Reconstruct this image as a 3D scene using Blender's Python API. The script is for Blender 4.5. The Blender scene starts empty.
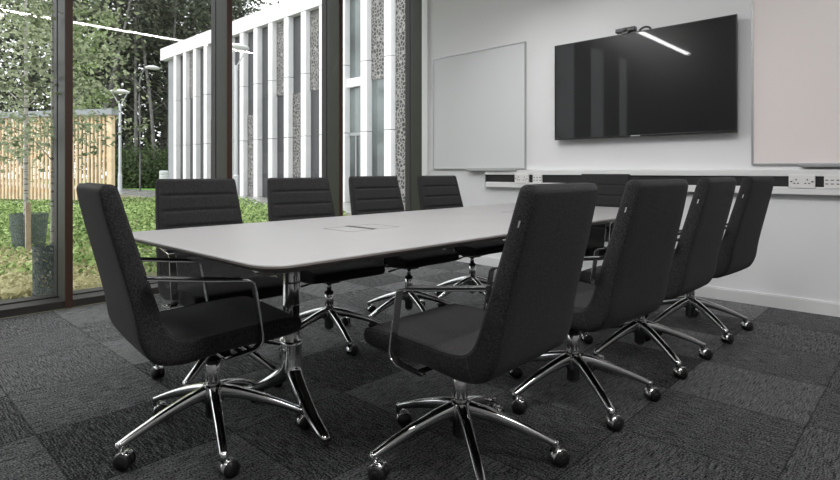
import bpy, bmesh, math, random
from mathutils import Vector, Matrix
random.seed(7)
PI = math.pi
SC = bpy.context.scene
COL = SC.collection

# ------------------------------------------------------------------ materials
def mat(name, col=(0.5, 0.5, 0.5), rough=0.5, metal=0.0, spec=0.5, noise=None, bump=None, emit=None, coat=0.0, sheen=0.0):
    m = bpy.data.materials.new(name); m.use_nodes = True
    nt = m.node_tree; b = nt.nodes['Principled BSDF']
    b.inputs['Base Color'].default_value = (*col, 1)
    b.inputs['Roughness'].default_value = rough
    b.inputs['Metallic'].default_value = metal
    b.inputs['Specular IOR Level'].default_value = spec
    b.inputs['Coat Weight'].default_value = coat
    b.inputs['Sheen Weight'].default_value = sheen
    tc = nt.nodes.new('ShaderNodeTexCoord')
    if noise:   # (scale, other colour, detail)
        n = nt.nodes.new('ShaderNodeTexNoise'); n.inputs['Scale'].default_value = noise[0]
        n.inputs['Detail'].default_value = noise[2] if len(noise) > 2 else 3
        nt.links.new(tc.outputs['Object'], n.inputs['Vector'])
        r = nt.nodes.new('ShaderNodeValToRGB')
        r.color_ramp.elements[0].position = 0.35; r.color_ramp.elements[1].position = 0.65
        r.color_ramp.elements[0].color = (*col, 1); r.color_ramp.elements[1].color = (*noise[1], 1)
        nt.links.new(n.outputs['Fac'], r.inputs['Fac']); nt.links.new(r.outputs['Color'], b.inputs['Base Color'])
    if bump:    # (scale, strength, distance)
        n = nt.nodes.new('ShaderNodeTexNoise'); n.inputs['Scale'].default_value = bump[0]; n.inputs['Detail'].default_value = 2
        nt.links.new(tc.outputs['Object'], n.inputs['Vector'])
        bp = nt.nodes.new('ShaderNodeBump'); bp.inputs['Strength'].default_value = bump[1]; bp.inputs['Distance'].default_value = bump[2]
        nt.links.new(n.outputs['Fac'], bp.inputs['Height']); nt.links.new(bp.outputs['Normal'], b.inputs['Normal'])
    if emit:
        b.inputs['Emission Color'].default_value = (*emit[0], 1); b.inputs['Emission Strength'].default_value = emit[1]
    return m

M = {}
M['fabric'] = mat('charcoal_fabric', (0.0105, 0.0100, 0.0102), 0.95, spec=0.15, noise=(230, (0.038, 0.0365, 0.037), 3), bump=(260, 0.6, 0.003), sheen=0.10)
M['piping'] = mat('piping', (0.02, 0.019, 0.02), 0.8, spec=0.3)
M['chrome'] = mat('polished_aluminium', (0.72, 0.72, 0.72), 0.11, 1.0)
M['chrome_dark'] = mat('polished_steel', (0.5, 0.5, 0.5), 0.16, 1.0)
M['black'] = mat('black_plastic', (0.012, 0.012, 0.012), 0.35)
M['black_matt'] = mat('matt_black', (0.015, 0.015, 0.015), 0.7)
M['wall'] = mat('white_paint', (0.79, 0.79, 0.80), 0.6, spec=0.3, noise=(1.2, (0.80, 0.80, 0.81)), bump=(60, 0.03, 0.002))
M['backwall'] = mat('grey_paint', (0.30, 0.30, 0.30), 0.7)
M['ceiling'] = mat('ceiling_paint', (0.7, 0.7, 0.7), 0.8)
M['trim'] = mat('white_gloss_trim', (0.78, 0.78, 0.78), 0.3)
M['table'] = mat('table_laminate', (0.315, 0.308, 0.31), 0.42, spec=0.35, noise=(3, (0.328, 0.32, 0.322)))
M['tedge'] = mat('table_edge', (0.24, 0.215, 0.20), 0.35)
M['dark'] = mat('dark_metal', (0.02, 0.02, 0.02), 0.45)
M['board'] = mat('whiteboard', (0.70, 0.705, 0.72), 0.35, noise=(0.8, (0.71, 0.715, 0.73)))
M['board2'] = mat('whiteboard_warm', (0.84, 0.77, 0.755), 0.35)
M['alu'] = mat('anodised_aluminium', (0.46, 0.46, 0.47), 0.35, 0.7)
M['plastic'] = mat('white_plastic', (0.80, 0.79, 0.78), 0.3)
M['screen'] = mat('screen', (0.010, 0.010, 0.0105), 0.28, spec=0.25, coat=0.38)
M['bezel'] = mat('bezel', (0.008, 0.008, 0.008), 0.3)
M['frame'] = mat('olive_green_frame', (0.026, 0.030, 0.018), 0.5, spec=0.3, noise=(6, (0.030, 0.034, 0.021)))
M['cap'] = mat('brown_frame_cap', (0.050, 0.024, 0.016), 0.55, spec=0.3)
M['cap_dark'] = mat('dark_bronze_frame', (0.03, 0.028, 0.026), 0.5, spec=0.3)
M['gasket'] = mat('black_gasket', (0.008, 0.008, 0.008), 0.5)
M['lamp'] = mat('light_diffuser', (1, 1, 1), 0.5, emit=((1, 0.99, 0.985), 36.0))
M['label'] = mat('white_label', (0.45, 0.45, 0.45), 0.5)
M['precast'] = mat('white_precast', (0.74, 0.74, 0.745), 0.7, noise=(1.5, (0.80, 0.80, 0.80), 6))
M['grey_clad'] = mat('grey_cladding', (0.32, 0.33, 0.34), 0.5)
M['reveal'] = mat('dark_reveal', (0.06, 0.06, 0.065), 0.5)
M['bglass'] = mat('facade_glass', (0.16, 0.19, 0.19), 0.06, spec=1.0, noise=(0.5, (0.05, 0.06, 0.06)))
M['wood'] = mat('larch_slats', (0.66, 0.49, 0.31), 0.7, noise=(4, (0.80, 0.64, 0.43), 5))
M['woodrail'] = mat('larch_rail', (0.42, 0.27, 0.13), 0.7)
M['zinc'] = mat('grey_capping', (0.28, 0.30, 0.32), 0.5)
M['lamppost'] = mat('galvanised_pole', (0.55, 0.57, 0.58), 0.4, 0.3)
M['lamphead'] = mat('white_lamp_head', (0.9, 0.9, 0.9), 0.4)
M['paving'] = mat('wet_paving', (0.26, 0.26, 0.25), 0.25, noise=(3, (0.34, 0.33, 0.31)))
M['bark'] = mat('dark_bark', (0.055, 0.050, 0.044), 0.9, noise=(6, (0.13, 0.12, 0.105), 6))
M['bark2'] = mat('grey_bark', (0.09, 0.086, 0.08), 0.9, noise=(5, (0.19, 0.185, 0.175), 6))
M['darkpole'] = mat('dark_grey_pole', (0.13, 0.13, 0.13), 0.5)
M['stake'] = mat('timber_stake', (0.36, 0.28, 0.20), 0.8, noise=(12, (0.5, 0.4, 0.3)))
M['lawn'] = mat('lawn', (0.10, 0.24, 0.035), 0.9, noise=(5, (0.17, 0.36, 0.06), 8))

def birch_bark():
    m = mat('birch_bark', (0.6, 0.58, 0.54), 0.7); nt = m.node_tree; b = nt.nodes['Principled BSDF']
    tc = nt.nodes.new('ShaderNodeTexCoord'); mp = nt.nodes.new('ShaderNodeMapping'); mp.inputs['Scale'].default_value = (6, 6, 34)
    n = nt.nodes.new('ShaderNodeTexNoise'); n.inputs['Scale'].default_value = 1.0
    r = nt.nodes.new('ShaderNodeValToRGB'); r.color_ramp.elements[0].position = 0.36; r.color_ramp.elements[1].position = 0.48
    r.color_ramp.elements[0].color = (0.13, 0.12, 0.10, 1); r.color_ramp.elements[1].color = (0.46, 0.44, 0.40, 1)
    nt.links.new(tc.outputs['Object'], mp.inputs['Vector']); nt.links.new(mp.outputs[0], n.inputs['Vector'])
    nt.links.new(n.outputs['Fac'], r.inputs['Fac']); nt.links.new(r.outputs['Color'], b.inputs['Base Color'])
    return m
M['birch'] = birch_bark()

def leaf_mat(name, c1, c2, trans=0.35):
    m = bpy.data.materials.new(name); m.use_nodes = True; nt = m.node_tree; nt.nodes.clear()
    out = nt.nodes.new('ShaderNodeOutputMaterial'); geo = nt.nodes.new('ShaderNodeNewGeometry')
    r = nt.nodes.new('ShaderNodeValToRGB'); r.color_ramp.elements[0].color = (*c1, 1); r.color_ramp.elements[1].color = (*c2, 1)
    nt.links.new(geo.outputs['Random Per Island'], r.inputs['Fac'])
    d = nt.nodes.new('ShaderNodeBsdfDiffuse'); t = nt.nodes.new('ShaderNodeBsdfTranslucent'); mx = nt.nodes.new('ShaderNodeMixShader')
    mx.inputs[0].default_value = trans
    nt.links.new(r.outputs['Color'], d.inputs['Color']); nt.links.new(r.outputs['Color'], t.inputs['Color'])
    nt.links.new(d.outputs[0], mx.inputs[1]); nt.links.new(t.outputs[0], mx.inputs[2]); nt.links.new(mx.outputs[0], out.inputs['Surface'])
    return m
M['leaf_dark'] = leaf_mat('dark_leaves', (0.030, 0.034, 0.028), (0.15, 0.165, 0.115))
M['leaf_mid'] = leaf_mat('mid_leaves', (0.08, 0.12, 0.05), (0.36, 0.46, 0.20))
M['leaf_pale'] = leaf_mat('birch_leaves', (0.15, 0.19, 0.10), (0.56, 0.62, 0.42), 0.4)  # leaf colours paled and greyed to include reflection haze on the glass
M['leaf_nettle'] = leaf_mat('ground_leaves', (0.06, 0.13, 0.03), (0.58, 0.72, 0.32), 0.3)
M['leaf_straw'] = leaf_mat('straw_leaves', (0.42, 0.40, 0.22), (0.70, 0.66, 0.42), 0.3)
M['leaf_hedge'] = leaf_mat('hedge_leaves', (0.06, 0.09, 0.045), (0.16, 0.21, 0.10))

def glass_mat():
    m = bpy.data.materials.new('window_glass'); m.use_nodes = True; nt = m.node_tree; nt.nodes.clear()
    out = nt.nodes.new('ShaderNodeOutputMaterial'); tr = nt.nodes.new('ShaderNodeBsdfTransparent'); gl = nt.nodes.new('ShaderNodeBsdfGlossy')
    tr.inputs['Color'].default_value = (0.95, 0.955, 0.955, 1); gl.inputs['Roughness'].default_value = 0.0
    fr = nt.nodes.new('ShaderNodeFresnel'); fr.inputs['IOR'].default_value = 1.52
    ge = nt.nodes.new('ShaderNodeNewGeometry'); inv = nt.nodes.new('ShaderNodeMath'); inv.operation = 'SUBTRACT'; inv.inputs[0].default_value = 1.0
    nt.links.new(ge.outputs['Backfacing'], inv.inputs[1])
    ml = nt.nodes.new('ShaderNodeMath'); ml.operation = 'MULTIPLY'; nt.links.new(inv.outputs[0], ml.inputs[0]); nt.links.new(fr.outputs[0], ml.inputs[1])
    mx = nt.nodes.new('ShaderNodeMixShader')
    nt.links.new(ml.outputs[0], mx.inputs[0]); nt.links.new(tr.outputs[0], mx.inputs[1]); nt.links.new(gl.outputs[0], mx.inputs[2])
    nt.links.new(mx.outputs[0], out.inputs['Surface'])
    return m
M['glass'] = glass_mat()

def mesh_net(name, col, scale, hole):   # open netting of a tree guard
    m = mat(name, col, 0.7); nt = m.node_tree; b = nt.nodes['Principled BSDF']
    tc = nt.nodes.new('ShaderNodeTexCoord'); ck = nt.nodes.new('ShaderNodeTexNoise'); ck.inputs['Scale'].default_value = scale
    r = nt.nodes.new('ShaderNodeValToRGB'); r.color_ramp.elements[0].position = 0.42; r.color_ramp.elements[1].position = 0.5
    r.color_ramp.elements[0].color = (hole, hole, hole, 1)
    nt.links.new(tc.outputs['Object'], ck.inputs['Vector']); nt.links.new(ck.outputs['Fac'], r.inputs['Fac'])
    nt.links.new(r.outputs['Color'], b.inputs['Alpha'])
    return m
M['net'] = mesh_net('green_netting', (0.10, 0.125, 0.12), 60, 0.3)

def pattern_mat():   # dark grey panel with a leaf-like relief pattern
    m = mat('patterned_panel', (0.1, 0.1, 0.1), 0.6); nt = m.node_tree; b = nt.nodes['Principled BSDF']
    tc = nt.nodes.new('ShaderNodeTexCoord'); v = nt.nodes.new('ShaderNodeTexVoronoi'); v.inputs['Scale'].default_value = 9.0
    v.feature = 'DISTANCE_TO_EDGE'
    r = nt.nodes.new('ShaderNodeValToRGB'); r.color_ramp.elements[0].position = 0.03; r.color_ramp.elements[1].position = 0.16
    r.color_ramp.elements[0].color = (0.32, 0.31, 0.30, 1); r.color_ramp.elements[1].color = (0.045, 0.043, 0.042, 1)
    nt.links.new(tc.outputs['Object'], v.inputs['Vector']); nt.links.new(v.outputs['Distance'], r.inputs['Fac']); nt.links.new(r.outputs['Color'], b.inputs['Base Color'])
    return m
M['pattern'] = pattern_mat()

def carpet():
    m = mat('carpet_tiles', (0.03, 0.03, 0.03), 0.8, spec=0.35); nt = m.node_tree; b = nt.nodes['Principled BSDF']; L = nt.links.new
    N = nt.nodes.new
    tc = N('ShaderNodeTexCoord'); sep = N('ShaderNodeSeparateXYZ'); L(tc.outputs['Object'], sep.inputs[0])
    def mth(op, a, bb=None):
        n = N('ShaderNodeMath'); n.operation = op
        for i, v in enumerate((a, bb)):
            if v is None: continue
            if isinstance(v, (int, float)): n.inputs[i].default_value = v
            else: L(v, n.inputs[i])
        return n.outputs[0]
    T = 0.527
    fx = mth('DIVIDE', mth('ADD', sep.outputs[0], 2.489 + T * 20), T); fy = mth('DIVIDE', mth('ADD', sep.outputs[1], -0.505 + T * 20), T)
    cx = mth('FLOOR', fx); cy = mth('FLOOR', fy)
    comb = N('ShaderNodeCombineXYZ'); L(cx, comb.inputs[0]); L(cy, comb.inputs[1])
    wn = N('ShaderNodeTexWhiteNoise'); wn.noise_dimensions = '2D'; L(comb.outputs[0], wn.inputs['Vector'])
    par = mth('MODULO', mth('ADD', cx, cy), 2.0)
    # pile streaks running along X or along Y, turned from tile to tile
    outs = []
    for sx, sy in ((14, 200), (200, 14)):
        mp = N('ShaderNodeMapping'); mp.inputs['Scale'].default_value = (sx, sy, 1); L(tc.outputs['Object'], mp.inputs['Vector'])
        n = N('ShaderNodeTexNoise'); n.inputs['Scale'].default_value = 1.0; n.inputs['Detail'].default_value = 2; L(mp.outputs[0], n.inputs['Vector']); outs.append(n.outputs['Fac'])
    mx = N('ShaderNodeMix'); mx.data_type = 'FLOAT'; L(par, mx.inputs[0]); L(outs[0], mx.inputs[2]); L(outs[1], mx.inputs[3])
    fine = N('ShaderNodeTexNoise'); fine.inputs['Scale'].default_value = 150; fine.inputs['Detail'].default_value = 3; L(tc.outputs['Object'], fine.inputs['Vector'])
    tile = mth('ADD', mth('MULTIPLY', wn.outputs['Value'], 0.55), mth('MULTIPLY', par, 0.45))
    st = mth('MULTIPLY', mth('SUBTRACT', mx.outputs[0], 0.5), 3.6)
    st2 = mth('MULTIPLY', mth('SUBTRACT', fine.outputs['Fac'], 0.5), 6.0)
    val = mth('ADD', mth('ADD', 0.42, mth('MULTIPLY', tile, 0.80)), mth('ADD', st, st2))
    # dark seam between tiles
    ex = mth('ABSOLUTE', mth('SUBTRACT', mth('FRACT', fx), 0.5)); ey = mth('ABSOLUTE', mth('SUBTRACT', mth('FRACT', fy), 0.5))
    seam = mth('GREATER_THAN', mth('MAXIMUM', ex, ey), 0.493)
    val = mth('MULTIPLY', mth('MAXIMUM', val, 0.12), mth('SUBTRACT', 1.0, mth('MULTIPLY', seam, 0.45)))
    sc = N('ShaderNodeVectorMath'); sc.operation = 'SCALE'; sc.inputs[0].default_value = (0.0185, 0.0196, 0.0212); L(val, sc.inputs['Scale'])
    L(sc.outputs[0], b.inputs['Base Color'])
    bp = N('ShaderNodeBump'); bp.inputs['Strength'].default_value = 0.25; bp.inputs['Distance'].default_value = 0.001
    L(mth('ADD', st, st2), bp.inputs['Height']); L(bp.outputs[0], b.inputs['Normal'])
    L(mth('MINIMUM', mth('MULTIPLY', val, 0.50), 1.0), b.inputs['Sheen Weight']); b.inputs['Sheen Roughness'].default_value = 0.4
    L(mth('MINIMUM', mth('MULTIPLY', val, 0.38), 1.0), b.inputs['Specular IOR Level'])
    return m
M['carpet'] = carpet()

def soil():
    m = mat('garden_soil', (0.10, 0.11, 0.05), 0.95, noise=(1.1, (0.22, 0.20, 0.12), 8))
    return m
M['soil'] = soil()

# ------------------------------------------------------------------ helpers
def link(name, bm, m, parent=None, smooth=False, mats=None):
    me = bpy.data.meshes.new(name); bmesh.ops.recalc_face_normals(bm, faces=bm.faces); bm.to_mesh(me); bm.free()
    for x in (mats or [m]): me.materials.append(x)
    if smooth:
        for p in me.polygons: p.use_smooth = True
    o = bpy.data.objects.new(name, me); COL.objects.link(o)
    if parent: o.parent = parent
    return o
def tag(o, label=None, cat=None, group=None, kind=None):
    if label: o['label'] = label
    if cat: o['category'] = cat
    if group: o['group'] = group
    if kind: o['kind'] = kind
    return o
def empty(name, loc, rz=0):
    o = bpy.data.objects.new(name, None); COL.objects.link(o); o.location = loc; o.rotation_euler = (0, 0, rz); o.empty_display_size = 0.1
    return o
def box(bm, x0, x1, y0, y1, z0, z1, mi=0, bevel=0.0):
    vs = [bm.verts.new((x, y, z)) for x in (x0, x1) for y in (y0, y1) for z in (z0, z1)]
    fs = []
    for q in ((0, 1, 3, 2), (4, 6, 7, 5), (0, 4, 5, 1), (2, 3, 7, 6), (0, 2, 6, 4), (1, 5, 7, 3)):
        f = bm.faces.new([vs[i] for i in q]); f.material_index = mi; fs.append(f)
    if bevel > 0:
        es = list({e for f in fs for e in f.edges})
        r = bmesh.ops.bevel(bm, geom=es, offset=bevel, segments=2, affect='EDGES', profile=0.7)
        for f in r['faces']: f.material_index = mi
def mbox(name, m, dims, parent=None, bevel=0.0):
    bm = bmesh.new(); box(bm, *dims, bevel=bevel); return link(name, bm, m, parent)
def struct(name, m, dims, bevel=0.0):
    return tag(mbox(name, m, dims, bevel=bevel), kind='structure')
def sweep(bm, path, secs, up=Vector((0, 0, 1)), mi=0, n=12, sq=2.0):
    """loft superellipse sections (half-width, half-height) along path"""
    path = [Vector(p) for p in path]; rings = []
    for i, p in enumerate(path):
        t = (path[min(i + 1, len(path) - 1)] - path[max(i - 1, 0)]).normalized()
        side = t.cross(up)
        if side.length < 1e-4: side = t.cross(Vector((1, 0, 0)))
        side.normalize(); nrm = side.cross(t).normalized()
        a, b = secs[i] if isinstance(secs, list) else secs
        ring = []
        for k in range(n):
            th = 2 * PI * k / n; c, s = math.cos(th), math.sin(th)
            u = math.copysign(abs(c) ** (2 / sq), c) * a; v = math.copysign(abs(s) ** (2 / sq), s) * b
            ring.append(bm.verts.new(p + side * u + nrm * v))
        rings.append(ring)
    for i in range(len(rings) - 1):
        for k in range(n):
            f = bm.faces.new((rings[i][k], rings[i][(k + 1) % n], rings[i + 1][(k + 1) % n], rings[i + 1][k])); f.material_index = mi
    for r in (rings[0], rings[-1]):
        f = bm.faces.new(r); f.material_index = mi
def lathe(bm, prof, c=(0, 0, 0), n=20, mi=0, axis='z'):
    rings = []
    for r, z in prof:
        ring = []
        for k in range(n):
            a = 2 * PI * k / n
            if axis == 'z': v = (c[0] + r * math.cos(a), c[1] + r * math.sin(a), c[2] + z)
            else: v = (c[0] + r * math.cos(a), c[1] + z, c[2] + r * math.sin(a))
            ring.append(bm.verts.new(v))
        rings.append(ring)
    for i in range(len(rings) - 1):
        for k in range(n):
            f = bm.faces.new((rings[i][k], rings[i][(k + 1) % n], rings[i + 1][(k + 1) % n], rings[i + 1][k])); f.material_index = mi
    for r in (rings[0], rings[-1]):
        f = bm.faces.new(r); f.material_index = mi
def smoothpath(pts, n=8, closed=False):
    """Catmull-Rom through pts"""
    pts = [Vector(p) for p in pts]; out = []
    for i in range(len(pts) - 1):
        p0 = pts[max(i - 1, 0)]; p1 = pts[i]; p2 = pts[i + 1]; p3 = pts[min(i + 2, len(pts) - 1)]
        for k in range(n):
            t = k / n
            out.append(0.5 * ((2 * p1) + (p2 - p0) * t + (2 * p0 - 5 * p1 + 4 * p2 - p3) * t * t + (3 * p1 - p0 - 3 * p2 + p3) * t ** 3))
    out.append(pts[-1]); return out
def children(o): return [c for c in bpy.data.objects if c.parent == o]
def copy_tree(o, parent=None):
    c = o.copy(); COL.objects.link(c); c.parent = parent
    for ch in children(o): copy_tree(ch, c)
    return c

# ------------------------------------------------------------------ the room
WX, WY = -4.62, 4.72          # inner planes of the glazed wall and the screen wall
RX, BY, CZ = 1.7, -2.6, 3.45
struct('floor', M['carpet'], (-4.62, RX, BY, 4.93, -0.06, 0))
struct('wall_back', M['backwall'], (-5.0, RX, BY - 0.15, BY, 0, CZ))
struct('wall_right', M['backwall'], (RX, RX + 0.15, BY, 4.93, 0, CZ))
struct('wall_screen', M['wall'], (-4.43, RX, WY, WY + 0.2, 0, CZ))
struct('wall_left', M['wall'], (-4.93, -4.43, 4.972, 5.12, 0, CZ))
struct('ceiling', M['ceiling'], (-5.0, RX, BY, 4.93, CZ, CZ + 0.1))
bm = bmesh.new()
box(bm, -4.43, RX, WY - 0.018, WY, 0, 0.085); box(bm, -4.43, RX, WY - 0.012, WY, 0.085, 0.095)
tag(link('baseboard_screen', bm, M['trim']), kind='structure')
bm = bmesh.new(); box(bm, -4.43, -4.395, WY - 0.02, WY, 0.095, CZ); box(bm, -4.385, -4.335, WY - 0.03, WY, 0.095, CZ, bevel=0.004)
tag(link('trim_1', bm, M['trim']), kind='structure')

# glazed wall: mullions every 1.25 m
MY = [-2.55, -1.33, -0.11, 1.14, 2.39, 3.65, 4.945]
for i, y in enumerate(MY):
    bm = bmesh.new()
    w = 0.025
    box(bm, -4.80, -4.632, y - w, y + w, 0, CZ, 0, bevel=0.003)         # green box section
    box(bm, -4.632, -4.62, y - w, y + w, 0.0, CZ, 1, bevel=0.002)       # brown capping facing the room
    box(bm, -4.845, -4.80, y - 0.02, y + 0.02, 0, CZ, 2)                # gasket
    box(bm, -4.93, -4.845, y - w, y + w, 0, CZ, 3, bevel=0.003)         # outer fin
    tag(link('trim_%d' % (i + 2), bm, None, mats=[M['frame'], M['cap'], M['gasket'], M['cap_dark']]), kind='structure')
for i in range(len(MY) - 1):
    y0, y1 = MY[i] + 0.025, MY[i + 1] - 0.025
    root = empty('window_%d' % (i + 1), (-4.82, (y0 + y1) / 2, 0)); tag(root, kind='structure')
    bm = bmesh.new(); h = (y1 - y0) / 2
    box(bm, -0.01, 0.01, -h - 0.02, h + 0.02, 0.05, CZ - 0.05)
    link('pane', bm, M['glass'], root)
    bm = bmesh.new()
    box(bm, 0.02, 0.19, -h, h, 0, 0.055, 0, bevel=0.003); box(bm, 0.0, 0.19, -h, h, CZ - 0.07, CZ, 0)
    box(bm, -0.11, 0.02, -h, h, 0, 0.065, 0, bevel=0.003)
    link('sill_frame', bm, M['cap_dark'], root)

# whiteboards
def whiteboard(x0, x1, z0, z1, m, label, tx0, tx1):
    root = empty('whiteboard', ((x0 + x1) / 2, WY, z0)); tag(root, label, 'whiteboard')
    cx = (x0 + x1) / 2; w = (x1 - x0) / 2; h = z1 - z0
    mbox('writing_surface', m, (-w, w, -0.018, -0.002, 0, h), root)
    bm = bmesh.new(); f = 0.014
    for a in ((-w - f, w + f, -0.024, -0.002, -f, 0), (-w - f, w + f, -0.024, -0.002, h, h + f), (-w - f, -w, -0.024, -0.002, 0, h), (w, w + f, -0.024, -0.002, 0, h)):
        box(bm, *a, bevel=0.003)
    link('frame', bm, M['alu'], root)
    bm = bmesh.new(); box(bm, tx0 - cx, tx1 - cx, -0.075, -0.002, -0.03, -0.016, bevel=0.004); box(bm, tx0 - cx, tx1 - cx, -0.078, -0.07, -0.03, -0.008, bevel=0.002)
    link('pen_tray', bm, M['alu'], root)
whiteboard(-4.24, -3.02, 1.035, 2.285, M['board'], 'square grey whiteboard in a thin frame on the wall between window and television', -3.72, -3.08)
whiteboard(-1.015, 0.70, 1.06, 2.31, M['board2'], 'large warm white whiteboard at the right edge, right of the television', -0.72, 0.5)

# television
root = empty('television', (-1.874, WY, 1.294)); tag(root, 'large black wall-mounted flat screen television above the cable trunking', 'television')
mbox('casing', M['bezel'], (-0.75, 0.75, -0.075, -0.03, 0.01, 0.88), root, bevel=0.004)
bm = bmesh.new()
for a in ((-0.767, 0.767, -0.09, -0.07, 0, 0.016), (-0.767, 0.767, -0.09, -0.07, 0.882, 0.89), (-0.767, -0.759, -0.09, -0.07, 0.016, 0.882), (0.759, 0.767, -0.09, -0.07, 0.016, 0.882)):
    box(bm, *a, bevel=0.002)
link('bezel', bm, M['bezel'], root)
mbox('screen', M['screen'], (-0.759, 0.759, -0.087, -0.07, 0.016, 0.882), root)
mbox('wall_bracket', M['black_matt'], (-0.3, 0.3, -0.03, 0, 0.2, 0.7), root)
mbox('badge', M['alu'], (-0.04, 0.04, -0.0935, -0.0905, 0.003, 0.013), root)
# webcam
root = empty('webcam', (-1.96, WY - 0.07, 2.184)); tag(root, 'small black conference webcam sitting on top of the television', 'webcam')
bm = bmesh.new(); box(bm, -0.085, 0.085, -0.035, 0.02, 0.012, 0.048, bevel=0.008); link('camera_body', bm, M['black'], root)
bm = bmesh.new(); lathe(bm, [(0.016, 0), (0.016, -0.01), (0.010, -0.012)], (0, -0.035, 0.03), 16, axis='y'); link('lens', bm, M['screen'], root, smooth=False)
mbox('clip', M['black'], (-0.03, 0.03, -0.03, 0.03, 0.0, 0.012), root)
root = empty('camera_cable', (-1.84, WY - 0.07, 2.184)); 
bm = bmesh.new(); sweep(bm, smoothpath([(-0.02, 0.0, 0.006), (0.0, 0.0, 0.022), (0.03, 0, 0.03), (0.06, 0, 0.022), (0.075, 0.01, 0.006)], 4), (0.008, 0.008), n=8)
bpy.data.objects.remove(root)
o = link('camera_cable', bm, M['black'], smooth=True); o.location = (-1.83, WY - 0.07, 2.186); tag(o, 'looped black cable beside the webcam on the television top edge', 'cable')

# dado trunking
TX0 = -3.48
root = empty('cable_trunking', (TX0, WY, 0.835)); tag(root, 'long white wall trunking with a black centre channel under the television', 'cable trunking')
LN = RX - TX0 - 0.01
bm = bmesh.new()
box(bm, 0.006, LN, -0.06, 0, 0.13, 0.178, bevel=0.006); box(bm, 0.006, LN, -0.06, 0, 0, 0.055, bevel=0.006)
link('trunking_body', bm, M['trim'], root)
mbox('end_cap', M['alu'], (0, 0.006, -0.062, 0, -0.002, 0.18), root)
mbox('black_channel', M['black_matt'], (0.006, LN, -0.046, 0, 0.055, 0.13), root)
def socket(x0, x1, kind, label):
    w = x1 - x0
    root = empty('power_socket' if kind == 'p' else 'data_outlet', (x0, WY - 0.05, 0.835 + 0.046)); tag(root, label, 'socket')
    mbox('faceplate', M['plastic'], (0, w, -0.016, 0.004, 0, 0.094), root, bevel=0.003)
    if kind == 'p':
        for cx in (0.29, 0.71):
            bm = bmesh.new()
            for dx, dz, a, b in ((0, 0.060, 0.0035, 0.005), (-0.011, 0.034, 0.005, 0.0035), (0.011, 0.034, 0.005, 0.0035)):
                box(bm, cx * w + dx - a, cx * w + dx + a, -0.0175, -0.012, dz - b, dz + b)
            link('pin_holes', bm, M['black'], root)
        for cx in (0.10, 0.90):
            mbox('switch', M['plastic'], (cx * w - 0.006, cx * w + 0.006, -0.021, -0.014, 0.050, 0.068), root, bevel=0.001)
        for cx in (0.10, 0.90): mbox('switch_mark', M['dark'], (cx * w - 0.006, cx * w + 0.006, -0.0195, -0.0165, 0.042, 0.049), root)
    else:
        bm = bmesh.new()
        for k in range(max(2, int(w / 0.03))):
            for dz in (0.032, 0.058):
                x = (k + 0.5) * w / max(2, int(w / 0.03)); box(bm, x - 0.008, x + 0.008, -0.0175, -0.012, dz - 0.003, dz + 0.003)
        link('port_slots', bm, M['dark'], root)
socket(-3.105, -2.945, 'p', 'white double power socket left of the small data outlet, in the trunking beneath the television')
socket(-2.895, -2.795, 'd', 'narrow white data outlet in the trunking beside the left double socket')
socket(-0.785, -0.630, 'p', 'white double power socket in the trunking right of the farthest chair')
socket(-0.580, -0.425, 'd', 'white data outlet at the right end of the visible trunking')

# strip light over the table
root = empty('linear_light', (-2.6, 1.0, 2.66)); tag(root, 'long white suspended linear ceiling light seen reflected in the television', 'light')
mbox('housing', M['alu'], (-0.035, 0.035, 0, 3.0, 0.01, 0.07), root)
mbox('diffuser', M['lamp'], (-0.03, 0.03, 0.005, 2.995, 0.0, 0.01), root)
for yy in (0.4, 2.6): mbox('cable', M['alu'], (-0.002, 0.002, yy, yy + 0.004, 0.07, CZ - 2.66), root)

# ------------------------------------------------------------------ conference table
TCX = -1.95
def rounded_rect(x0, x1, y0, y1, r, n=8):
    pts = []
    for cx, cy, a0 in ((x1 - r, y1 - r, 0), (x0 + r, y1 - r, 90), (x0 + r, y0 + r, 180), (x1 - r, y0 + r, 270)):
        for k in range(n + 1):
            a = math.radians(a0 + 90 * k / n); pts.append((cx + r * math.cos(a), cy + r * math.sin(a)))
    return pts
def slab(bm, outline_z, mis):
    """outline_z: list of (outline, z) bottom to top"""
    rings = [[bm.verts.new((x, y, z)) for x, y in ol] for ol, z in outline_z]
    n = len(rings[0])
    for i in range(len(rings) - 1):
        for k in range(n):
            f = bm.faces.new((rings[i][k], rings[i][(k + 1) % n], rings[i + 1][(k + 1) % n], rings[i + 1][k])); f.material_index = mis[i]
    f = bm.faces.new(list(reversed(rings[0]))); f.material_index = mis[0]
    f = bm.faces.new(rings[-1]); f.material_index = mis[-1]
X0, X1, Y0, Y1 = -2.565, -1.335, 0.800, 3.92
root = empty('conference_table', (TCX, 0, 0)); tag(root, 'long white-topped conference table on polished metal pedestals, ringed by chairs', 'table')
def rr(d, r): return rounded_rect(X0 + d - TCX, X1 - d - TCX, Y0 + d, Y1 - d, r)
bm = bmesh.new()
slab(bm, [(rr(0.05, 0.07), 0.702), (rr(0.006, 0.095), 0.722), (rr(0.0, 0.10), 0.726), (rr(0.0, 0.10), 0.732), (rr(0.0025, 0.098), 0.735)], [1, 1, 1, 0])
link('tabletop', bm, None, root, mats=[M['table'], M['tedge']])
bm = bmesh.new(); box(bm, -0.05, 0.05, 1.36, 3.36, 0.66, 0.702); box(bm, -0.40, -0.36, 1.05, 3.68, 0.684, 0.702); box(bm, 0.36, 0.40, 1.05, 3.68, 0.684, 0.702)
link('underframe', bm, M['dark'], root)
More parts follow.
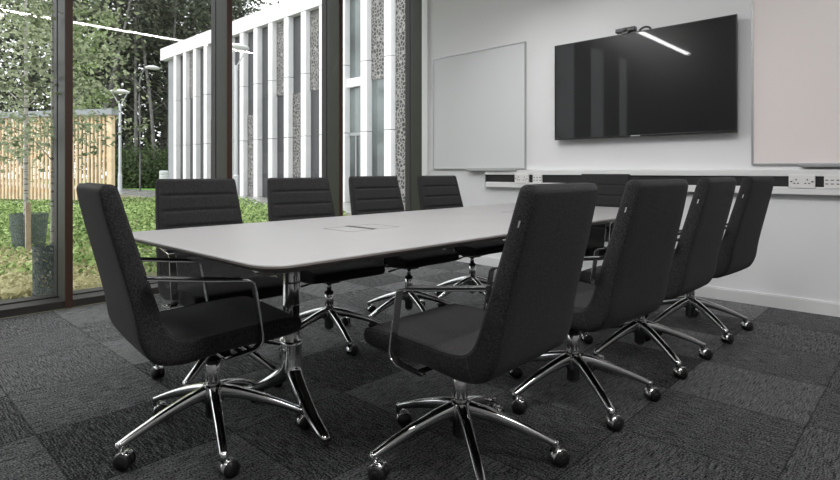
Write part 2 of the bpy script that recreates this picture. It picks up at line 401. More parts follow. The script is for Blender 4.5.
def pedestal(y):
    sy = 1 if y < 2 else -1
    px = 0.0
    bm = bmesh.new()
    lathe(bm, [(0.034, 0.24), (0.036, 0.265), (0.036, 0.270), (0.034, 0.272), (0.034, 0.445), (0.037, 0.447), (0.037, 0.452), (0.034, 0.454), (0.034, 0.60), (0.04, 0.64)], (px, y, 0), 24)
    o = link('column', bm, M['chrome_dark'], root, smooth=True)
    for s in (-1, 1):
        bm = bmesh.new()
        pts = smoothpath([(px + s * 0.002, y, 0.30), (px + s * 0.006, y, 0.22), (px + s * 0.030, y - .006 * sy, 0.165), (px + s * 0.12, y - .025 * sy, 0.105), (px + s * 0.22, y - .045 * sy, 0.055), (px + s * 0.33, y - .065 * sy, 0.020)], 5)
        n = len(pts); secs = []
        for i in range(n):
            t = i / (n - 1); secs.append((0.034 * (1 - t) ** 0.6 + 0.013 * t + 0.002, 0.036 * (1 - t) + 0.012))
        sweep(bm, pts, secs, up=Vector((0, 0, 1)) if False else Vector((s * 0.3, 0, 1)), n=14, sq=2.4)
        f = link('foot', bm, M['chrome'], root, smooth=True)
        bm = bmesh.new(); lathe(bm, [(0.012, 0), (0.013, 0.006), (0.010, 0.014)], (px + s * 0.32, y - 0.063 * sy, 0.0), 14); link('foot_pad', bm, M['black'], f)
        bm = bmesh.new()
        pts = smoothpath([(px + s * 0.002, y, 0.54), (px + s * 0.006, y, 0.60), (px + s * 0.035, y, 0.645), (px + s * 0.13, y, 0.672), (px + s * 0.36, y, 0.688)], 5)
        secs = [(0.034 - 0.012 * i / (len(pts) - 1), 0.036 - 0.024 * min(1, i / 14)) for i in range(len(pts))]
        sweep(bm, pts, secs, up=Vector((s * 0.3, 0, 1)), n=14, sq=2.4)
        link('support_arm', bm, M['chrome_dark'], root, smooth=True)
pedestal(1.28); pedestal(3.44)
def port(y):
    bm = bmesh.new(); z = 0.7352
    box(bm, -0.10 - 0.03, 0.10 - 0.03, y - 0.012, y + 0.012, z - 0.001, z + 0.0012)
    link('cable_slot', bm, M['black_matt'], root)
    bm = bmesh.new()
    for s in (-1, 1):
        a, b = (y + s * 0.014, y + s * 0.15); a, b = min(a, b), max(a, b)
        e = 0.0012
        for q in ((-0.12, 0.08, a, a + 2 * e), (-0.12, 0.08, b - 2 * e, b), (-0.12, -0.12 + 2 * e, a, b), (0.08 - 2 * e, 0.08, a, b)):
            box(bm, *q, z - 0.001, z + 0.0006)
    link('flap_seam', bm, M['tedge'], root)
port(1.68); port(3.1)

# ------------------------------------------------------------------ meeting chair (faces local +x)
# stations: inner point (x,z), outer point (x,z), half width
ST = [((0.250, 0.437), (0.252, 0.424), 0.225), ((0.235, 0.452), (0.240, 0.402), 0.232), ((0.18, 0.459), (0.19, 0.393), 0.235), ((0.08, 0.457), (0.09, 0.387), 0.236),
      ((-0.03, 0.450), (-0.02, 0.386), 0.236), ((-0.12, 0.445), (-0.10, 0.377), 0.236), ((-0.178, 0.449), (-0.185, 0.370), 0.235), ((-0.212, 0.468), (-0.262, 0.389), 0.234),
      ((-0.235, 0.505), (-0.304, 0.452), 0.232), ((-0.256, 0.57), (-0.323, 0.55), 0.230), ((-0.283, 0.66), (-0.345, 0.645), 0.226), ((-0.311, 0.755), (-0.370, 0.742), 0.221),
      ((-0.338, 0.85), (-0.395, 0.840), 0.215), ((-0.360, 0.928), (-0.412, 0.918), 0.210), ((-0.368, 0.950), (-0.414, 0.942), 0.207), ((-0.381, 0.958), (-0.406, 0.957), 0.203)]
def dense(n):
    A = smoothpath([(a[0][0], 0, a[0][1]) for a in ST], n); B = smoothpath([(a[1][0], 0, a[1][1]) for a in ST], n)
    W = smoothpath([(a[2], 0, 0) for a in ST], n)
    return A, B, [w.x for w in W]
NS = 16
A, B, W = dense(NS)
SPLIT = 6 * NS + NS // 2
def arc_s(A):
    s = [0]
    for i in range(1, len(A)): s.append(s[-1] + (A[i] - A[i - 1]).length)
    return s
S = arc_s(A)
top_s = S[-1]
seams = [top_s - 0.095 - 0.083 * k for k in range(5)]
def shell(i0, i1, name, parent):
    bm = bmesh.new(); rings = []
    for i in range(i0, i1 + 1):
        a, b, w = A[i], B[i], W[i]; th = (a - b); T = th.length; nn = th.normalized()
        dip = 0.0
        for sm in seams:
            dip = max(dip, 0.0075 * math.exp(-((S[i] - sm) / 0.0065) ** 2))
        r1 = min(0.010, T * 0.3); r2 = min(0.014, T * 0.4)
        ring = []
        # inner face: from +w to -w, with raised flat between stitched borders
        ys = [-1 + 2 * k / 16 for k in range(17)]
        pr = []
        for k, u in enumerate(ys):
            y = u * (w - r1)
            h = 0.003 * (1 - u * u)                       # slight crown
            if 0 < k < 16: h -= dip
            if k in (1, 15): h -= 0.0025
            pr.append((y, h))
        ring += [(y, a + nn * h) for y, h in pr]
        for k in (1, 2, 3):
            ph = k * PI / 6; ring.append((w - r1 + r1 * math.sin(ph) + 0.001 * math.sin(2 * ph), a - nn * (r1 - r1 * math.cos(ph))))
        for f in (0.3, 0.6, 0.85):
            ring.append((w + 0.002 * math.sin(f * PI), a.lerp(b, r1 / T + (1 - (r1 + r2) / T) * f)))
        for k in (1, 2, 3):
            ph = k * PI / 6; ring.append((w - r2 + r2 * math.cos(ph), b + nn * (r2 - r2 * math.sin(ph))))
        for k in range(1, 8):
            u = 1 - 2 * k / 8; ring.append((u * (w - r2), b - nn * 0.003 * (1 - u * u)))
        for k in (3, 2, 1):
            ph = k * PI / 6; ring.append((-(w - r2 + r2 * math.cos(ph)), b + nn * (r2 - r2 * math.sin(ph))))
        for f in (0.85, 0.6, 0.3):
            ring.append((-(w + 0.002 * math.sin(f * PI)), a.lerp(b, r1 / T + (1 - (r1 + r2) / T) * f)))
        for k in (3, 2, 1):
            ph = k * PI / 6; ring.append((-(w - r1 + r1 * math.sin(ph) + 0.001 * math.sin(2 * ph)), a - nn * (r1 - r1 * math.cos(ph))))
        rings.append([bm.verts.new((p.x, y, p.z)) for y, p in ring])
    n = len(rings[0])
    for i in range(len(rings) - 1):
        for k in range(n):
            bm.faces.new((rings[i][k], rings[i][(k + 1) % n], rings[i + 1][(k + 1) % n], rings[i + 1][k]))
    for r in (rings[0], rings[-1]): bm.faces.new(r)
    return link(name, bm, M['fabric'], parent, smooth=True)
def piping(i0, i1, name, parent, close_top):
    pts = []
    for s in (1, -1):
        rng = range(i0, i1 + 1) if s == 1 else range(i1, i0 - 1, -1)
        for i in rng:
            nn = (A[i] - B[i]).normalized(); p = A[i] - nn * 0.001
            pts.append((p.x, s * (W[i] - 0.006), p.z))
    bm = bmesh.new()
    if not close_top: # seat: start from the front edge
        pts = pts[len(pts) // 2:] + pts[:len(pts) // 2]
    sweep(bm, pts, (0.0026, 0.0026), n=6)
    return link(name, bm, M['piping'], parent, smooth=True)

def make_chair():
    root = empty('meeting_chair', (0, 0, 0))
    seat = shell(0, SPLIT, 'seat', root); piping(2, SPLIT, 'piping', seat, False)
    back = shell(SPLIT, len(A) - 1, 'backrest', root); piping(SPLIT, len(A) - 3, 'piping', back, True)
    mb = bmesh.new(); box(mb, -0.0022, 0.0022, -0.0006, 0.0006, -0.012, 0.012)
    for v in mb.verts: v.co = Matrix.Rotation(math.radians(-17), 4, 'Y') @ v.co + Vector((-0.368, 0.2165, 0.848))
    lb = link('label_tag', mb, M['label'], back); lb['label'] = 'small white fabric label'
    # tilt mechanism, lever, column
    bm = bmesh.new(); box(bm, -0.07, 0.05, -0.045, 0.045, 0.342, 0.368, bevel=0.008); box(bm, -0.05, 0.03, -0.13, 0.13, 0.366, 0.384, bevel=0.005)
    me = link('tilt_mechanism', bm, M['black'], root)
    for s in (-1, 1):
        bm = bmesh.new(); sweep(bm, smoothpath([(0.0, s * 0.03, 0.345), (0.07, s * 0.06, 0.362), (0.15, s * 0.10, 0.392)], 4), (0.009, 0.007), n=8); link('strut', bm, M['chrome_dark'], me, smooth=True)
    bm = bmesh.new(); sweep(bm, smoothpath([(0.02, -0.05, 0.357), (0.03, -0.14, 0.357), (0.035, -0.20, 0.350)], 4), [(0.004, 0.004)] * 5 + [(0.012, 0.005)] * 4, n=8)
    link('lever', bm, M['black'], me, smooth=True)
    bm = bmesh.new(); lathe(bm, [(0.026, 0.16), (0.026, 0.275), (0.022, 0.281)], n=20); cl = link('gas_column', bm, M['chrome'], root, smooth=False)
    for p in cl.data.polygons: p.use_smooth = abs(p.normal.z) < 0.5
    bm = bmesh.new(); lathe(bm, [(0.0265, 0.276), (0.028, 0.290), (0.02, 0.296), (0.0155, 0.297)], n=18); link('column_collar', bm, M['black'], cl)
    bm = bmesh.new(); lathe(bm, [(0.0145, 0.29), (0.0145, 0.35)], n=16); link('piston_rod', bm, M['chrome_dark'], cl, smooth=True)
    # star base
    bm = bmesh.new(); lathe(bm, [(0.022, 0.075), (0.027, 0.080), (0.027, 0.125), (0.040, 0.135), (0.042, 0.175), (0.034, 0.195), (0.028, 0.199)], n=24)
    link('base_hub', bm, M['chrome_dark'], root, smooth=True)
    bm = bmesh.new(); lathe(bm, [(0.014, 0.066), (0.018, 0.070), (0.018, 0.12)], n=16); link('lower_cap', bm, M['chrome_dark'], root)
    for k in range(5):
        a = 2 * PI * k / 5 + PI                       # two legs straddle the rear
        a = 2 * PI * (k + 0.5) / 5 + PI
        R = Matrix.Rotation(a, 4, 'Z')
        bm = bmesh.new()
        pts = smoothpath([(0.025, 0, 0.172), (0.09, 0, 0.160), (0.18, 0, 0.133), (0.265, 0, 0.101), (0.328, 0, 0.074)], 4)
        n = len(pts); secs = [(0.0215 - 0.0080 * i / (n - 1), 0.026 - 0.016 * (i / (n - 1)) ** 0.8) for i in range(n)]
        sweep(bm, pts, secs, n=16, sq=3.2)
        lathe(bm, [(0.013, 0.085), (0.013, 0.058), (0.0075, 0.056), (0.0075, 0.048)], (0.322, 0, 0), 12)
        bmesh.ops.transform(bm, matrix=R, verts=bm.verts)
        lg = link('leg', bm, M['chrome'], root, smooth=True)
        # caster, swivelled at its own angle
        ca = math.radians(4 - 72 * k + (25, -32, 18, -20, 35)[k])
        Rc = R @ Matrix.Translation((0.322, 0, 0)) @ Matrix.Rotation(ca, 4, 'Z')
        bm = bmesh.new()
        for s in (-1, 1):
            lathe(bm, [(0.020, s * 0.002), (0.0272, s * 0.005), (0.0282, s * 0.018), (0.0265, s * 0.0235), (0.012, s * 0.0265)], (0.018, 0, 0.0282), 22, mi=0, axis='y')
            lathe(bm, [(0.0125, s * 0.0262), (0.011, s * 0.0272)], (0.018, 0, 0.0282), 14, mi=0, axis='y')
        # chrome hood arching over the wheels
        hr = 0.031; prev = None
        for q in range(9):
            th = math.radians(45 + 145 * q / 8)
            r = [bm.verts.new((0.018 + hh * math.cos(th), y, 0.0275 + hh * math.sin(th))) for hh, y in ((hr, -0.019), (hr, 0.019), (hr - 0.0025, 0.019), (hr - 0.0025, -0.019))]
            if prev:
                for u in range(4):
                    f = bm.faces.new((prev[u], prev[(u + 1) % 4], r[(u + 1) % 4], r[u])); f.material_index = 1
            else: bm.faces.new(r).material_index = 1
            prev = r
        bm.faces.new(prev).material_index = 1
        lathe(bm, [(0.009, 0.050), (0.009, 0.062)], (0, 0, 0), 12, mi=1)
        bmesh.ops.transform(bm, matrix=Rc, verts=bm.verts)
        c = link('caster', bm, None, lg, mats=[M['black'], M['chrome']])
        for p in c.data.polygons: p.use_smooth = True
    # arm loops
    for s in (-1, 1):
        y = s * 0.262
        ctrl = [(-0.06, y, 0.368), (0.02, y, 0.377), (0.055, y, 0.386), (0.074, y, 0.410), (0.068, y, 0.47), (0.048, y, 0.592), (0.040, y, 0.614), (0.015, y, 0.624), (-0.10, y, 0.639), (-0.30, y, 0.668)]
        pts = smoothpath(ctrl, 5)
        bm = bmesh.new(); sweep(bm, pts, (0.016, 0.0032), up=Vector((0, 0, 1)).cross(Vector((0, 1, 0))) if False else Vector((0.9, 0, 0.45)), n=12, sq=5)
        # keep the strip's width along y whatever the direction
        bm.free(); bm = bmesh.new(); rings = []
        for i, p in enumerate(pts):
            t = (pts[min(i + 1, len(pts) - 1)] - pts[max(i - 1, 0)]).normalized(); nr = Vector((-t.z, 0, t.x))
            hw = 0.016; ht = 0.0034
            rings.append([bm.verts.new(p + Vector((0, yy, 0)) + nr * h) for yy, h in ((-hw, -ht * .6), (-hw * .9, -ht), (hw * .9, -ht), (hw, -ht * .6), (hw, ht * .6), (hw * .9, ht), (-hw * .9, ht), (-hw, ht * .6))])
        for i in range(len(rings) - 1):
            for k in range(8): bm.faces.new((rings[i][k], rings[i][(k + 1) % 8], rings[i + 1][(k + 1) % 8], rings[i + 1][k]))
        for r in (rings[0], rings[-1]): bm.faces.new(r)
        yi, yo = sorted((s * 0.12, s * 0.26)); box(bm, -0.055, -0.02, yi, yo, 0.3655, 0.3745)
        ar = link('armrest', bm, M['chrome'], root, smooth=False)
        for p in ar.data.polygons: p.use_smooth = False
        # black pad on the horizontal part
        bm = bmesh.new(); rings = []
        sub = [p for i, p in enumerate(pts) if i >= 36]
        for i, p in enumerate(sub):
            t = (sub[min(i + 1, len(sub) - 1)] - sub[max(i - 1, 0)]).normalized(); nr = Vector((-t.z, 0, t.x))
            if nr.z < 0: nr = -nr
            rings.append([bm.verts.new(p + Vector((0, yy, 0)) + nr * h) for yy, h in ((-0.0165, 0.0034), (0.0165, 0.0034), (0.0165, 0.008), (0.012, 0.0105), (-0.012, 0.0105), (-0.0165, 0.008))])
        for i in range(len(rings) - 1):
            for k in range(6): bm.faces.new((rings[i][k], rings[i][(k + 1) % 6], rings[i + 1][(k + 1) % 6], rings[i + 1][k]))
        for r in (rings[0], rings[-1]): bm.faces.new(r)
        link('arm_pad', bm, M['black'], ar)
    return root
proto = make_chair()
R_ = math.radians
# x, y, facing, base turn, label
CH = [(-1.995, 0.965, 84, 52, 'charcoal chair at the near short end of the table, closest to the viewer\'s left'),
      (-2.56, 1.30, -5, 15, 'window-side charcoal chair, nearest of its row, partly behind the near end chair'),
      (-2.62, 1.98, -7, 55, 'window-side charcoal chair, second of its row, in front of the white fins'),
      (-2.60, 2.63, -4, 50, 'window-side charcoal chair, third of its row, in front of the last pane'),
      (-2.60, 3.32, -4, 45, 'window-side charcoal chair, farthest of its row, below the square whiteboard'),
      (-1.965, 3.80, -94, 0, 'charcoal chair at the far short end of the table, facing the viewer'),
      (-1.22, 1.49, 182, 33, 'largest foreground charcoal chair with its back turned, nearest on the wall side'),
      (-1.18, 2.23, 174, 36, 'charcoal chair with its back turned, second on the side away from the window'),
      (-1.175, 2.96, 178, 36, 'charcoal chair with its back turned, third on the side away from the window'),
      (-1.155, 3.72, 176, 34, 'charcoal chair with its back turned, last on its side, nearest the white skirting')]
for i, (x, y, f, tw, lab) in enumerate(CH):
    o = proto if i == 0 else copy_tree(proto)
    o.location = (x, y, 0); o.rotation_euler = (0, 0, R_(f)); o.scale = (1, 1, 1.0 + (0, 0, 0, .006, .006, .02, .004, .010, .012, .012)[i])   # gas lifts set to slightly different heights
    tag(o, lab, 'chair', 'meeting chairs around the conference table')
    for ch in children(o):
        if ch.name.split('.')[0] == 'leg': ch.rotation_euler = (0, 0, R_(tw - f - 216))
    bpy.context.view_layer.update()

# ------------------------------------------------------------------ outside
rnd = random.Random(11)
def leaves(bm, pts_sizes):
    for p, s in pts_sizes:
        d = Vector((rnd.gauss(0, 1), rnd.gauss(0, 1), rnd.gauss(0, 0.6))).normalized()
        u = d.cross(Vector((rnd.gauss(0, 1), rnd.gauss(0, 1), rnd.gauss(0, 1)))).normalized(); p = Vector(p)
        bend = d.cross(u) * s * 0.15
        a = bm.verts.new(p - d * s * 0.5); c = bm.verts.new(p + d * s * 0.5)
        b = bm.verts.new(p + u * s * 0.28 + bend); e = bm.verts.new(p - u * s * 0.28 + bend)
        bm.faces.new((a, b, c)); bm.faces.new((a, c, e))
C_, S_ = math.cos(R_(43.5)), math.sin(R_(43.5))
def at(px, d, z=0.0):
    t = (px - 420) / 548.0
    return Vector((d * (-S_ + t * C_), d * (C_ + t * S_), z))
tag(mbox('ground', M['soil'], (-90, -4.93, -45, 60, -0.12, -0.02)), kind='structure')
tag(mbox('paved_path', M['paving'], (-60, -4.95, 8.3, 11.2, -0.02, 0.0)), kind='structure')
tag(mbox('lawn', M['lawn'], (-60, -29.2, 11.2, 40, -0.02, 0.02)), kind='structure')

# office building opposite
FY = 11.2
root = empty('office_building', (-17, FY, 0)); tag(root, 'white two-storey office building with tall vertical fins seen through the windows', 'building')
def B_(name, m, dims, bevel=0): 
    d = (dims[0] + 17, dims[1] + 17, dims[2] - FY, dims[3] - FY, dims[4], dims[5]); return mbox(name, m, d, root, bevel)
B_('fascia', M['precast'], (-28.9, -2.0, FY - 0.02, FY + 0.3, 6.66, 7.25))
B_('roof_slab', M['grey_clad'], (-28.9, -2.0, FY + 0.3, FY + 12, 6.7, 7.15))
B_('gable_wall', M['reveal'], (-28.75, -28.6, FY + 0.3, FY + 12, 0, 6.7))
B_('recessed_wall', M['grey_clad'], (-28.6, -2.0, FY + 0.27, FY + 0.5, 0, 6.66))
FW, FD, SP = 0.30, 0.19, 1.087
for k in range(-8, 15):
    x0 = -12.12 - SP * k
    bm = bmesh.new()
    for z0, z1 in ((0.0, 2.235), (2.255, 4.44), (4.46, 6.655)):
        box(bm, x0 + 17, x0 + 17 + FW, 0, FD + 0.06, z0, z1, bevel=0.008)
    link('fin', bm, M['precast'], root)
    # infill right of this fin
    gx0, gx1 = x0 + FW, x0 + SP
    typ = {-1: 'D', 0: 'P', 1: 'UG', 2: 'G', 3: 'UG', 4: 'UP', 5: 'LP', 6: 'UP', 7: 'D', 8: 'LP2', 9: 'D'}.get(k, ('D', 'UP2', 'D', 'LP2')[k % 4])
    yy = FY + FD
    if typ == 'P': B_('patterned_panel', M['pattern'], (gx0, gx1, yy, yy + 0.06, 0, 6.65))
    elif typ in ('UG', 'UP', 'UP2'):
        zs = 3.85 if typ != 'UP2' else 4.46
        B_('patterned_panel', M['pattern'], (gx0, gx1, yy, yy + 0.06, zs, 6.65)); B_('window_pane', M['bglass'] if typ == 'UG' else M['reveal'], (gx0, gx1, yy + 0.03, yy + 0.06, 0, zs))
    elif typ in ('LP', 'LP2'):
        zs = 3.85 if typ == 'LP' else 3.3
        B_('patterned_panel', M['pattern'], (gx0, gx1, yy, yy + 0.06, 0, zs)); B_('window_pane', M['reveal'], (gx0, gx1, yy + 0.03, yy + 0.06, zs, 6.65))
    elif typ == 'D': B_('window_pane', M['reveal'], (gx0, gx1, yy + 0.03, yy + 0.06, 0, 6.65))
    else:
        B_('window_pane', M['bglass'], (gx0, gx1, yy + 0.03, yy + 0.06, 0, 6.65)); B_('spandrel', M['precast'], (gx0, gx1, yy - 0.1, yy + 0.05, 3.72, 4.0))
        B_('door_frame', M['grey_clad'], (gx0, gx1, yy - 0.02, yy + 0.05, 2.15, 2.25)); B_('door_frame', M['grey_clad'], (gx0 + 0.33, gx0 + 0.38, yy - 0.02, yy + 0.05, 0, 2.15))

# timber slatted fence
P0, P1 = at(112, 14.6), at(-70, 16.2)
dv = (P1 - P0); Lf = dv.length; ang = math.atan2(dv.y, dv.x)
root = empty('slatted_fence', P0, ang); tag(root, 'tall fence of upright larch slats with grey capping beyond the young trees', 'fence')
n = int(Lf / 0.128)
bm_far = bmesh.new()
for k in range(n):
    x = k * 0.128 + 0.10
    if k < 95: mbox('slat', M['wood'], (x, x + 0.058, -0.02, 0.02, 0.22, 2.5), root)
for z in (0.42, 1.38, 2.30): mbox('rail', M['woodrail'], (0, Lf, 0.02 if ang > 0 else -0.065, 0.065 if ang > 0 else -0.02, z, z + 0.08), root)
mbox('end_post', M['wood'], (-0.04, 0.08, -0.06, 0.06, 0, 2.5), root)
mbox('capping', M['zinc'], (-0.1, Lf, -0.12, 0.12, 2.5, 2.66), root)
mbox('kerb', M['zinc'], (-0.1, Lf, -0.06, 0.06, 0, 0.14), root)

# street lamps
def vlamp(p, label, H=5.5):
    root = empty('street_lamp', p); tag(root, label, 'lamp', 'street lamps outside')
    bm = bmesh.new(); lathe(bm, [(0.10, 0), (0.10, 0.84), (0.075, 0.88), (0.07, 1.2), (0.06, H - 0.95), (0.075, H - 0.95), (0.075, H - 0.80), (0.05, H - 0.78)], n=16); link('pole', bm, M['lamppost'], root, smooth=False)
    ax = Vector((C_, S_, 0))
    for s in (-1, 1):
        bm = bmesh.new(); sweep(bm, [Vector((0, 0, H - 0.85)), ax * s * 0.10 + Vector((0, 0, H - 0.7)), ax * s * 0.42 + Vector((0, 0, H - 0.12))], (0.025, 0.025), n=8); link('bracket', bm, M['lamppost'], root, smooth=True)
    bm = bmesh.new(); lathe(bm, [(0.02, H), (0.25, H - 0.03), (0.44, H - 0.10), (0.47, H - 0.14), (0.40, H - 0.19), (0.05, H - 0.2)], n=28); link('lamp_head', bm, M['lamphead'], root, smooth=True)
vlamp(at(120, 28), 'grey street lamp with V-shaped bracket beside the fence, seen through the second pane', 5.2)
vlamp(at(236, 20), 'grey street lamp with V-shaped bracket in front of the white fins', 5.65)
root = empty('street_lamp', at(140, 27.5)); root.scale = (0.78, 0.78, 0.79); tag(root, 'street lamp with a curved neck and flat white head among the dark trees', 'lamp', 'street lamps outside')
bm = bmesh.new(); ax = Vector((C_, S_, 0)); sweep(bm, smoothpath([Vector((0, 0, 0)), Vector((0, 0, 4)), ax * -0.05 + Vector((0, 0, 6.4)), ax * 0.1 + Vector((0, 0, 7.4)), ax * 0.42 + Vector((0, 0, 7.85))], 5), (0.05, 0.05), n=8); link('pole', bm, M['darkpole'], root, smooth=True)
bm = bmesh.new(); lathe(bm, [(0.02, 0.10), (0.30, 0.08), (0.46, 0.0), (0.40, -0.06), (0.05, -0.08)], (0.8 * C_, 0.8 * S_, 7.85), 24); link('lamp_head', bm, M['lamphead'], root, smooth=True)
# bollard
root = empty('bollard', at(164, 12.5)); tag(root, 'grey steel bollard beside the path, just above the window-side chair back', 'bollard')
bm = bmesh.new(); lathe(bm, [(0.10, 0), (0.10, 0.9), (0.092, 0.92), (0.10, 0.93), (0.10, 1.0), (0.08, 1.015)], n=20); link('bollard_post', bm, M['lamppost'], root)

# trees
def tree(p, h, r, th, nleaf, lsize, mb, ml, label, group, lean=(0, 0), zc=0.55, name='tree', branches=7, clus=26, zr=0.42, bare=0.3):
    root = empty(name, p); tag(root, label, 'tree', group)
    bm = bmesh.new()
    tp = smoothpath([(0, 0, 0), (lean[0] * .2, lean[1] * .2, h * .3), (lean[0] * .6, lean[1] * .6, h * .6), (lean[0], lean[1], h * .92)], 5); nn = len(tp)
    sweep(bm, tp, [(th * (1 - 0.8 * i / nn), th * (1 - 0.8 * i / nn)) for i in range(nn)], n=8, up=Vector((0, 1, 0)))
    tips = []
    for k in range(branches):
        f = bare + (0.92 - bare) * (k + rnd.random()) / branches; b0 = tp[min(nn - 1, int(f * (nn - 1)))]; a = rnd.uniform(0, 2 * PI); L = r * rnd.uniform(0.6, 1.0)
        mid = b0 + Vector((math.cos(a) * L * .5, math.sin(a) * L * .5, L * rnd.uniform(.25, .6))); e = b0 + Vector((math.cos(a) * L, math.sin(a) * L, L * rnd.uniform(.3, 1.0)))
        t2 = th * 0.38 * (1.1 - f); sweep(bm, smoothpath([b0, mid, e], 3), [(t2 * (1 - i / 8), t2 * (1 - i / 8)) for i in range(7)], n=6, up=Vector((0.1, 0.9, 0.2))); tips += [mid, e]
    link('trunk', bm, mb, root, smooth=True)
    bm = bmesh.new(); L = []
    cs = [(e, r * 0.35) for e in tips] 
    for k in range(clus):
        a = rnd.uniform(0, 2 * PI); q = math.sqrt(rnd.random()) * r; cs.append((Vector((lean[0] * .7 + math.cos(a) * q, lean[1] * .7 + math.sin(a) * q, h * (zc + zr * rnd.uniform(-1, 1)))), r * rnd.uniform(.22, .42)))
    for k in range(nleaf):
        c, cr = rnd.choice(cs); v = Vector((rnd.gauss(0, 1), rnd.gauss(0, 1), rnd.gauss(0, .7))) * cr * 0.55
        L.append((c + v, lsize * rnd.uniform(.6, 1.3)))
    leaves(bm, L); f = link('foliage', bm, ml, root); f['kind'] = 'stuff'
    return root
dark = [(-30, 36, 17), (25, 42, 18), (62, 36, 16), (92, 41, 19), (112, 34, 17), (128, 40, 18), (147, 44, 19), (163, 37, 18), (182, 46, 18), (203, 43, 16), (235, 46, 17), (-90, 40, 17)]
poss = ['beyond the fence at the left edge', 'behind the fence left of the first window post', 'behind the first window post', 'left of the street lamp', 'directly behind the street lamp', 'right of the street lamp head', 'behind the curved lamp', 'beside the end of the white building', 'above the roof end of the white building', 'behind the second window post', 'above the white roof edge', 'far left beyond the fence']
for (px, d, h), w in zip(dark, poss):
    p = at(px, d); tree(p, h, 4.8, 0.34, 4200, 0.38, M['bark'], M['leaf_dark'], 'tall dark woodland tree ' + w, 'woodland trees behind the fence and path', lean=(rnd.uniform(-2, 2), rnd.uniform(-2, 2)), zc=.50, branches=7, zr=.44, clus=44)
tree(at(80, 16.5), 7.2, 0.9, 0.06, 2600, 0.12, M['bark'], M['leaf_mid'], 'light green young tree leaning out beside the fence end, behind the second pane', 'young trees', zc=.60, zr=.3, branches=8)
for px, d, ln, w in ((97, 31, (1, 2), 'left of the street lamp'), (136, 32, (-3.0, 1.0), 'leaning left, right of the street lamp'), (156, 32, (-3.5, 0), 'leaning left behind the curved lamp'), (168, 33, (-1, 1), 'at the corner of the white building')):
    tree(at(px, d), 15, 2.6, 0.13, 500, 0.3, M['bark2'], M['leaf_dark'], 'bare grey trunk of a woodland tree ' + w, 'bare trunks at the woodland edge', lean=ln, zc=.75, zr=.2, branches=6, bare=.35)
tree(at(26, 7.0), 6.0, 1.0, 0.030, 3600, 0.075, M['birch'], M['leaf_pale'], 'slim pale birch rising from the staked mesh guard', 'young trees', zc=.42, zr=.22, branches=12, name='birch_tree', bare=.25)
tree(at(52.5, 4.45), 4.6, 0.62, 0.016, 1800, 0.055, M['birch'], M['leaf_pale'], 'slim pale birch with speckled bark right behind the first pane', 'young trees', zc=.45, zr=.2, branches=9, name='birch_tree', bare=.3)
tree(at(-28, 9.0), 6.5, 1.5, 0.05, 2600, 0.09, M['birch'], M['leaf_pale'], 'pale birch at the left edge in front of the fence', 'young trees', zc=.5, zr=.3, branches=9, name='birch_tree')
# guards and stake
def guard(p, r0, r1, h, label):
    bm = bmesh.new(); n = 16; rr_ = []
    for z in [i * h / 8 for i in range(9)]:
        r = r0 + (r1 - r0) * z / h
        rr_.append([bm.verts.new((r * (1 + 0.08 * math.sin(3 * a + z * 9)) * math.cos(a), r * math.sin(a), z)) for a in [2 * PI * k / n for k in range(n)]])
    for i in range(8):
        for k in range(n): bm.faces.new((rr_[i][k], rr_[i][(k + 1) % n], rr_[i + 1][(k + 1) % n], rr_[i + 1][k]))
    o = link('tree_guard', bm, M['net'], smooth=True); o.location = p; tag(o, label, 'tree guard')
guard(at(29, 6.9), 0.17, 0.21, 0.47, 'wide dark green mesh guard around the staked birch')
guard(at(44, 4.3), 0.075, 0.078, 0.42, 'narrow green mesh tube close to the first pane')
o = mbox('timber_stake', M['stake'], (-0.025, 0.025, -0.025, 0.025, 0, 0.62)); o.location = at(28, 6.62); tag(o, 'pale timber stake standing at the wide mesh guard', 'stake')
# hedge, ground cover, shrubs
bm = bmesh.new(); L = []
for k in range(9000):
    px = rnd.uniform(110, 178); d = rnd.uniform(31, 35); p = at(px, d, abs(rnd.gauss(0, 1)) ** .7 * 1.3 + .1); p.z = min(p.z, 2.6 + 0.5 * math.sin(px * .3)); L.append((p, 0.22))
leaves(bm, L); tag(link('hedge', bm, M['leaf_hedge']), 'dark green hedge bordering the lawn below the woodland', 'hedge', kind='stuff')
bm = bmesh.new(); L = []
for k in range(42000):
    px = rnd.uniform(-20, 345); d = 5.0 + 11.5 * rnd.random() ** 0.75; p = at(px, d)
    if p.x > -5.25 or p.y > 8.2: continue
    hgt = 0.10 + 0.16 * (0.5 + 0.5 * math.sin(p.x * 2.1 + 1.3 * math.sin(p.y * 1.7)))
    if px < 58 and d < 7.2:
        if rnd.random() < 0.45: continue
        hgt *= 0.45
    p.z = hgt * rnd.random() ** .7; L.append((p, rnd.uniform(0.045, 0.085)))
leaves(bm, L); tag(link('ground_cover', bm, M['leaf_nettle']), 'bright green leafy ground cover in the bed outside the windows', 'plants', kind='stuff')
bm = bmesh.new(); L = []
for k in range(7000):
    px = rnd.uniform(-20, 130); d = rnd.uniform(4.3, 7.4); p = at(px, d)
    if p.x > -5.0: continue
    p.z = rnd.uniform(0, 0.05); L.append((p, rnd.uniform(0.04, 0.09)))
leaves(bm, L); tag(link('dry_grass', bm, M['leaf_straw']), 'dry yellowed grass and clippings on the ground by the first pane', 'grass', kind='stuff')

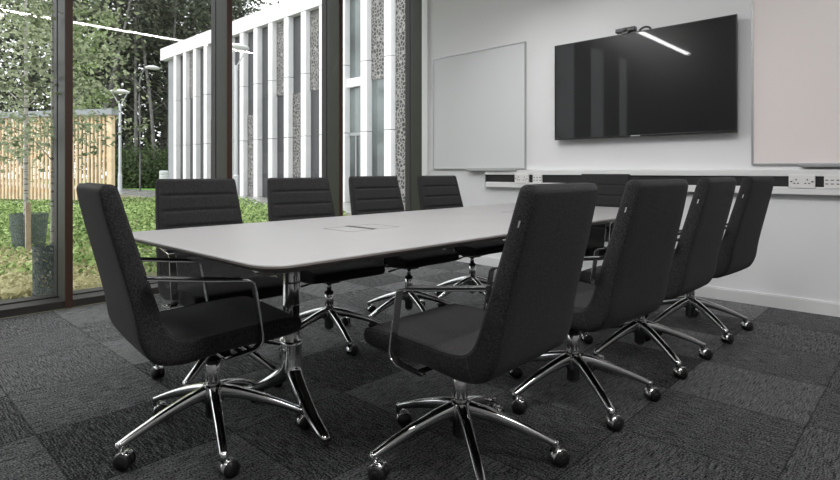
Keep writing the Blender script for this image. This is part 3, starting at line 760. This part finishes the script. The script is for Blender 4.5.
# ------------------------------------------------------------------ light
w = bpy.data.worlds.new('world'); SC.world = w; w.use_nodes = True; nt = w.node_tree
bg = nt.nodes['Background']; tc = nt.nodes.new('ShaderNodeTexCoord'); sp = nt.nodes.new('ShaderNodeSeparateXYZ'); rp = nt.nodes.new('ShaderNodeValToRGB')
rp.color_ramp.elements[0].position = 0.0; rp.color_ramp.elements[0].color = (0.85, 0.88, 0.90, 1); rp.color_ramp.elements[1].position = 1.0; rp.color_ramp.elements[1].color = (0.97, 0.99, 1.0, 1)
nt.links.new(tc.outputs['Generated'], sp.inputs[0]); nt.links.new(sp.outputs[2], rp.inputs[0]); nt.links.new(rp.outputs[0], bg.inputs['Color'])
bg.inputs['Strength'].default_value = 1.40
sd = bpy.data.lights.new('sun', 'SUN'); sd.energy = 0.9; sd.angle = R_(40); so = bpy.data.objects.new('sun', sd); COL.objects.link(so); so.rotation_euler = (R_(42), 0, R_(-10))
def area(name, loc, sx, sy, e, rot=(0, 0, 0), col=(1, 0.99, 0.985)):
    l = bpy.data.lights.new(name, 'AREA'); l.shape = 'RECTANGLE'; l.size = sx; l.size_y = sy; l.energy = e; l.color = col
    o = bpy.data.objects.new(name, l); COL.objects.link(o); o.location = loc; o.rotation_euler = rot; return o
for i, (x, y, e) in enumerate(((-0.6, 0.9, 44), (1.1, 1.3, 22), (0.6, -1.3, 8), (-1.8, -1.7, 12))):
    area('ceiling_fill_light', (x, y, CZ - 0.01), 0.9, 0.9, e)  # unseen area lights added under the ceiling to brighten the room

# ------------------------------------------------------------------ camera
cd = bpy.data.cameras.new('camera'); cam = bpy.data.objects.new('camera', cd); COL.objects.link(cam); SC.camera = cam
cam.location = (0, 0, 1.0); cam.rotation_euler = (R_(90), 0, R_(43.5)); cd.sensor_width = 36; cd.lens = 548 / 840 * 36; cd.shift_y = -68.7 / 840; cd.clip_start = 0.05; cd.clip_end = 300
SC.view_settings.view_transform = 'Standard'; SC.view_settings.look = 'None'; SC.view_settings.gamma = 1; SC.view_settings.exposure = 0.85; SC.view_settings.use_curve_mapping = False
